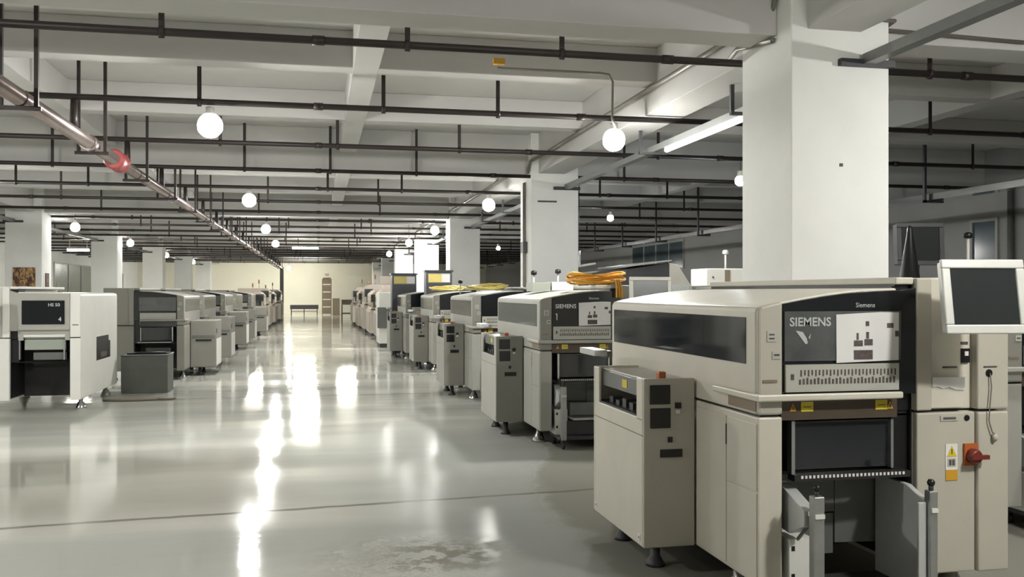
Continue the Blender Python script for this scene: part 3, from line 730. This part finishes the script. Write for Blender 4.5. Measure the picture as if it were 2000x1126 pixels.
for k, y in enumerate(PYS):
    if y > 70: break
    root = empty('sprinkler_pipe', (0, y, PZ), oname[k]+' dark sprinkler pipe crossing the ceiling, counted from the viewer', 'pipe', 'sprinkler pipes across the ceiling')
    for a, b in pipe_runs(y, PZ):
        n = 12; mb = MB().tube([(a, 0, 0), (b, 0, 0)], .033, 'pipe', 12)
        x = math.ceil(a/3)*3
        while x < b:
            if a+.1 < x < b-.1: mb.tube([(x-.05, 0, 0), (x+.05, 0, 0)], .041, 'pipe', 12)
            x += 3
        mb.build('pipe_run', root)
    rx = RX[k] if k < len(RX) else [x+random.uniform(-.3, .3) for x in (-9.6, -5.2, -1.2, 1.6, 5.6, 8.9)]
    for x in rx:
        zt = ceil_z(x, y)-PZ
        MB().box(x-.022, x+.022, -.006, .006, -.05, zt, 'pipe').build('hanger_rod', root)
        MB().tube([(x-.02, 0, 0), (x+.02, 0, 0)], .045, 'pipe', 10).build('hanger_clamp', root)
# main pipe with its red coupling and risers
r = empty('main_pipe', (-2.5, 0, 3.31), 'long silver main pipe running down the hall at the left', 'pipe')
MB().tube([(0, YN+.05, 0), (0, 66, 0)], .075, 'main', 16).build('pipe_run', r)
for y in (5.2, 11.0, 17.0, 22.9, 28.8, 34.7, 40.5, 46.5, 52.4):
    MB().tube([(0, y-.08, 0), (0, y+.08, 0)], .092, 'main', 14).build('pipe_joint', r)
MB().tube([(0, 12.25, 0), (0, 12.3, 0), (0, 12.32, 0), (0, 12.62, 0), (0, 12.64, 0), (0, 12.7, 0)], [.1, .13, .115, .115, .13, .1], 'redpipe', 16).build('red_coupling', r)
for k, y in enumerate(PYS):
    if y > 65: break
    MB().tube([(0, y, .05), (0, y, .18), (.0, y, PZ-3.31-.034)], [.045, .04, .033], 'pipe', 10).build('branch_riser', r)
MB().tube([(0, 65.9, .0), (0, 66, -.02), (0, 66.03, -.3), (0, 66.03, -3.3)], .13, 'dgrey', 14).build('drop_pipe', r)
Ys = [8.55+2.6*k for k in range(22)]
for k, y in enumerate(Ys):
    if y > 64: break
    if any(abs(y-p) < .1 for p in PYS): y += .14
    h = empty('pipe_hanger', (-2.5, y, 3.2), oname[k]+' trapeze hanger under the silver main pipe, counted from the viewer', 'hanger', 'trapeze hangers of the main pipe')
    for x in (-.14, .14): MB().box(x-.017, x+.017, -.017, .017, 0, ceil_z(-2.5+x, y)-3.2, 'pipe').build('rod', h)
    MB().box(-.18, .18, -.02, .02, 0, .034, 'pipe').build('crossbar', h)
# lighting trunking along the right and left pillars
def trunk(x, y0, y1, z, label, bracket=True, tube=None, tm='tube_soft'):
    r = empty('lighting_trunking', (x, 0, z), label, 'trunking', 'lighting trunking along the pillars')
    MB().prism([(-.05, -.03), (.05, -.03), (.05, .05), (.04, .05), (.04, -.02), (-.04, -.02), (-.04, .05), (-.05, .05)], y0, y1, 'y', 'trunk').build('channel', r)
    if bracket: MB().box(-.24, .24, y1-.005, y1+.045, -.045, .01, 'dgrey').build('wall_bracket', r)
    n = max(1, int((y1-y0)/2.9))
    for k in range(n):
        y = y0+1.1+k*2.7
        if y > y1-.4: break
        top = ceil_z(x-.22, y)-z
        MB().box(-.24, -.2, y-.015, y+.015, -.06, top, 'dgrey').build('hanger_rod', r)
        MB().box(-.24, .14, y-.02, y+.02, -.065, -.032, 'dgrey').build('hanger_arm', r)
    if tube:
        t = MB().tube([(-.0, tube[0], -.055), (.0, tube[1], -.055)], .03, 'tube_soft' if y0 > 0 else 'tube_added', 10).build('fluorescent_tube', r)
        t['label'] = 'glowing white tube'
    return r
yb = [YN]+[p+PXW for p in PY]
for i in range(7):
    trunk(PX+PXW-.22, yb[i]+(0 if i == 0 else .002), PY[i]-.05, 3.5, ('trunking ending at the nearest right pillar', 'trunking with glowing tube behind the nearest right pillar', 'trunking between second and third right pillars', 'trunking between third and fourth right pillars', 'trunking between fourth and fifth right pillars', 'trunking between fifth and sixth right pillars', 'trunking between the last right pillars')[i],
          True, (8.6, 11.0) if i == 1 else (.6, 3.0) if i == 0 else None)
for i in range(2, 7):
    y0 = PY[i-1]+LW_ if i > 2 else 17.
    trunk(LX+.2, y0, PY[i]-.05, 3.5, ('trunking ending at the nearest left pillar', 'trunking between first and second left pillars', 'trunking between second and third left pillars', 'trunking between third and fourth left pillars', 'trunking between the last left pillars')[i-2])
# cable tray in the dim bay
r = empty('cable_tray', (10, 0, 3.19), 'shiny metal tray hanging in the dim right bay', 'tray')
MB().box(-.12, .12, 2, 60, -.02, .02, 'chrome').box(-.12, -.1, 2, 60, .02, .08, 'chrome').box(.1, .12, 2, 60, .02, .08, 'chrome').build('tray_run', r)
for k in range(18):
    y = 4.2+3.1*k
    MB().box(-.2, -.16, y, y+.05, -.06, ceil_z(9.8, y)-3.19, 'dgrey').build('hanger_rod', r)
    MB().box(-.2, .16, y, y+.05, -.06, -.022, 'dgrey').build('hanger_arm', r)
# vertical pipes on the right wall
for k, (y, lb) in enumerate(((15.25, 'dark vertical pipe right of the small bluish window'), (14.75, 'second vertical pipe right of the small bluish window'), (14.4, 'third vertical pipe from the small bluish window'))):
    o = MB().tube([(XR-.08, y, 0), (XR-.08, y, 3.6)], .06, 'gsheet', 10).build('wall_pipe'); tag(o, lb, 'pipe', 'vertical pipes on the right wall')
# conduits
def conduit(pts, r, label, box=None):
    o = MB().tube(pts, r, 'conduit', 8).build('conduit'); tag(o, label, 'conduit', 'grey conduits on the beams and pillars')
    return o
BX = PX+.095
for i in range(4):
    y0, y1 = PY[i]+PXW, PY[i+1]
    conduit([(BX, y0+.05, 4.0), (BX, y0+1.2, 4.0), (BX, y1-2.2, 4.0), (BX-.02, y1-.9, 3.98), (PX-.04, y1-.15, 3.93), (PX-.04, y1+.08, 3.8), (PX-.04, y1+.08, 3.735)], .03,
            'grey conduit on the beam towards the '+ordn[i+1]+' right pillar')
o = MB().tube([(PX-.03, PY[1]+.35, 3.62), (PX-.03, PY[1]+.35, 0)], .02, 'conduit', 8).tube([(PX-.03, PY[1]+.45, 3.62), (PX-.03, PY[1]+.45, 0)], .02, 'conduit', 8).box(PX-.08, PX-.002, PY[1]+.28, PY[1]+.5, 2.36, 2.55, 'dgrey').build('conduit')
tag(o, 'pair of vertical conduits with box on the second right pillar', 'conduit', 'grey conduits on the beams and pillars')
conduit([(PX-.03, PY[0]+.25, 3.72), (PX-.03, PY[0]+.25, 3.70), (PX-.03, PY[0]+.9, 3.8), (BX-.03, PY[0]+1.3, 3.79)], .022, 'bent cable on the top of the nearest pillar')
conduit([(PX-.03, PY[0]+.1, 4.2), (PX-.035, PY[0]+.2, 4.0), (PX-.035, PY[0]+.28, 3.9)], .018, 'short cable at the top of the nearest pillar')
conduit([(PX+.66, PY[0]-.022, 3.85), (PX+.90, PY[0]-.022, 3.84), (PX+.91, PY[0]+.16, 3.82), (PX+2.3, PY[0]+.19, 3.8)], .018, 'cable crossing the face and beam right of nearest pillar')
conduit([(1.86, 9.62, 4.03), (3.0, 9.62, 4.03), (3.1, 9.62, 4.02), (3.15, 9.64, 3.95), (3.15, 9.66, 3.56), (3.37, 10.2, 3.53)], .014, 'thin conduit bending down from beam to a lamp')
o = MB().box(PX+.12, PX+.46, PY[1]-.035, PY[1]-.001, 3.235, 3.26, 'dgrey').build('mounting_bar'); tag(o, 'short dark bar on the face of second right pillar', 'bracket')
o = MB().box(1.78, 1.9, 9.4, 9.46, 4.02, 4.08, 'amber').build('junction_box'); tag(o, 'small rusty junction box on beam, end of thin conduit', 'box')

# ------------------------------------------------------------------ lamps
LAMPS = []
def lamp(x, y, z, label, m='bulb', r=.085, group='hanging bulbs'):
    top = PZ-.047-z if any(abs(y-p) < .09 for p in PYS) else ceil_z(x, y)-z
    o = empty('hanging_lamp', (x, y, z), label, 'lamp', group)
    MB().tube([(0, 0, r+.06), (0, 0, max(top, r+.07))], .012, 'conduit', 6).build('cord', o)
    MB().lathe(0, 0, [(.055, r-.02), (.05, r+.0), (.045, r+.03), (.045, r+.06), (.02, r+.065)], 'white', 14).build('socket', o)
    pr = [(r*math.sin(math.pi*t/20)+.0001, -r*math.cos(math.pi*t/20)) for t in range(0, 9)]
    MB().lathe(0, 0, pr, m, 12).build('bulb', o)
    pu = [(r*math.sin(math.pi*t/20), -r*math.cos(math.pi*t/20)) for t in range(8, 18)]
    MB().lathe(0, 0, pu, 'bulb_top', 12).build('diffuser', o)
    return o
def set_l(rows, what, m='bulb', r=.135):
    for i, (x, y, z) in enumerate(rows):
        lamp(x, y, z, '%s lit bulb hanging %s' % (oname[i], what), m, r)
LZ = 3.44
set_l([(-1.14, 10.36, LZ), (-1.32, 18.61, LZ), (-1.45, 26.86, LZ-.01), (-1.55, 35.11, LZ), (-2.08, 68.11, 3.38)], 'over the middle of the aisle')
set_l([(3.40, 10.36, LZ), (3.42, 18.61, LZ), (3.41, 27.5, 3.5), (3.32, 34.6, 3.5), (3.24, 43.36, LZ)], 'above the right machine row')
set_l([(-6.77, 28.2, 3.5), (-6.93, 36.9, 3.5), (-7.35, 48.0, 3.48), (-7.38, 58.2, 3.48), (-7.42, 67.0, 3.46)], 'beside the left pillars')
set_l([(6.33, 13.11, 3.36), (6.92, 21.36, 3.45), (6.83, 35.11, 3.36)], 'in the dim right bay', 'bulb_s', .085)
lamp(5.6, 4.9, LZ, 'lit bulb hanging out of view to the right of the nearest pillar', 'bulb', .095)
lamp(3.9, 1.6, LZ, 'lit bulb hanging above and right of the viewer, out of view', 'bulb', .135)
lamp(-4.2, 4.2, LZ, 'lit bulb hanging out of view to the left of the viewer', 'bulb', .135)
lamp(-6.5, 10.36, LZ, 'lit bulb out of view left, before the white left machine', 'bulb', .135)
lamp(-6.5, 18.61, LZ, 'lit bulb out of view left, behind the white left machine', 'bulb', .135)
def tubelamp(x0, x1, y, z, label):
    o = empty('hanging_tube_lamp', ((x0+x1)/2, y, z), label, 'lamp', 'ceiling tube lamps'); h = (x1-x0)/2
    MB().tube([(-h, 0, 0), (h, 0, 0)], .035, 'tube', 10).build('tube', o)
    MB().box(-h, h, -.05, .05, .045, .09, 'lsheet').build('housing', o)
    zt = ceil_z((x0+x1)/2, y)-z
    for s in (-.8, .8): MB().box(s*h-.01, s*h+.01, -.01, .01, .09, zt, 'lsheet').build('rod', o)
tubelamp(-1.15, .0, 42.5, 3.62, 'glowing tube lamp over the far aisle')
tubelamp(-9.65, -8.85, 39.0, 3.3, 'glowing tube lamp at left between the pillars')
tubelamp(-1.6, -.2, 63.4, 4.12, 'unseen added tube lamp near the cream end wall')  # four unseen tubes from here on, added to brighten the end wall
tubelamp(-4.6, -3.4, 61.1, 4.12, 'unseen added tube lamp left of the drop pipe')
tubelamp(-1.6, -.2, 67.6, 4.12, 'unseen added tube lamp closest to the cream end wall')
tubelamp(1.2, 2.4, 61.1, 4.12, 'unseen added tube lamp at the far end of the right row')
def set_e(m, s): M[m].node_tree.nodes['Principled BSDF'].inputs['Emission Strength'].default_value = s
set_e('bulb', 690.); set_e('bulb_s', 450.); set_e('tube', 190.)

# ------------------------------------------------------------------ world, camera, view
w = bpy.data.worlds.new('world'); SC.world = w; w.use_nodes = True
w.node_tree.nodes['Background'].inputs[0].default_value = (.8, .85, .9, 1)
w.node_tree.nodes['Background'].inputs[1].default_value = .02
cam = bpy.data.cameras.new('camera'); co = bpy.data.objects.new('camera', cam); COL.objects.link(co)
co.location = (0, 0, 1.65)
co.rotation_euler = (R(90), 0, -math.atan(378/1800))
cam.sensor_width = 36; cam.lens = 36*1800/2000; cam.shift_y = 7/2000; cam.clip_end = 200
SC.camera = co
vs = SC.view_settings
vs.view_transform = 'Standard'; vs.look = 'None'; vs.gamma = 1; vs.exposure = .38; vs.use_curve_mapping = False
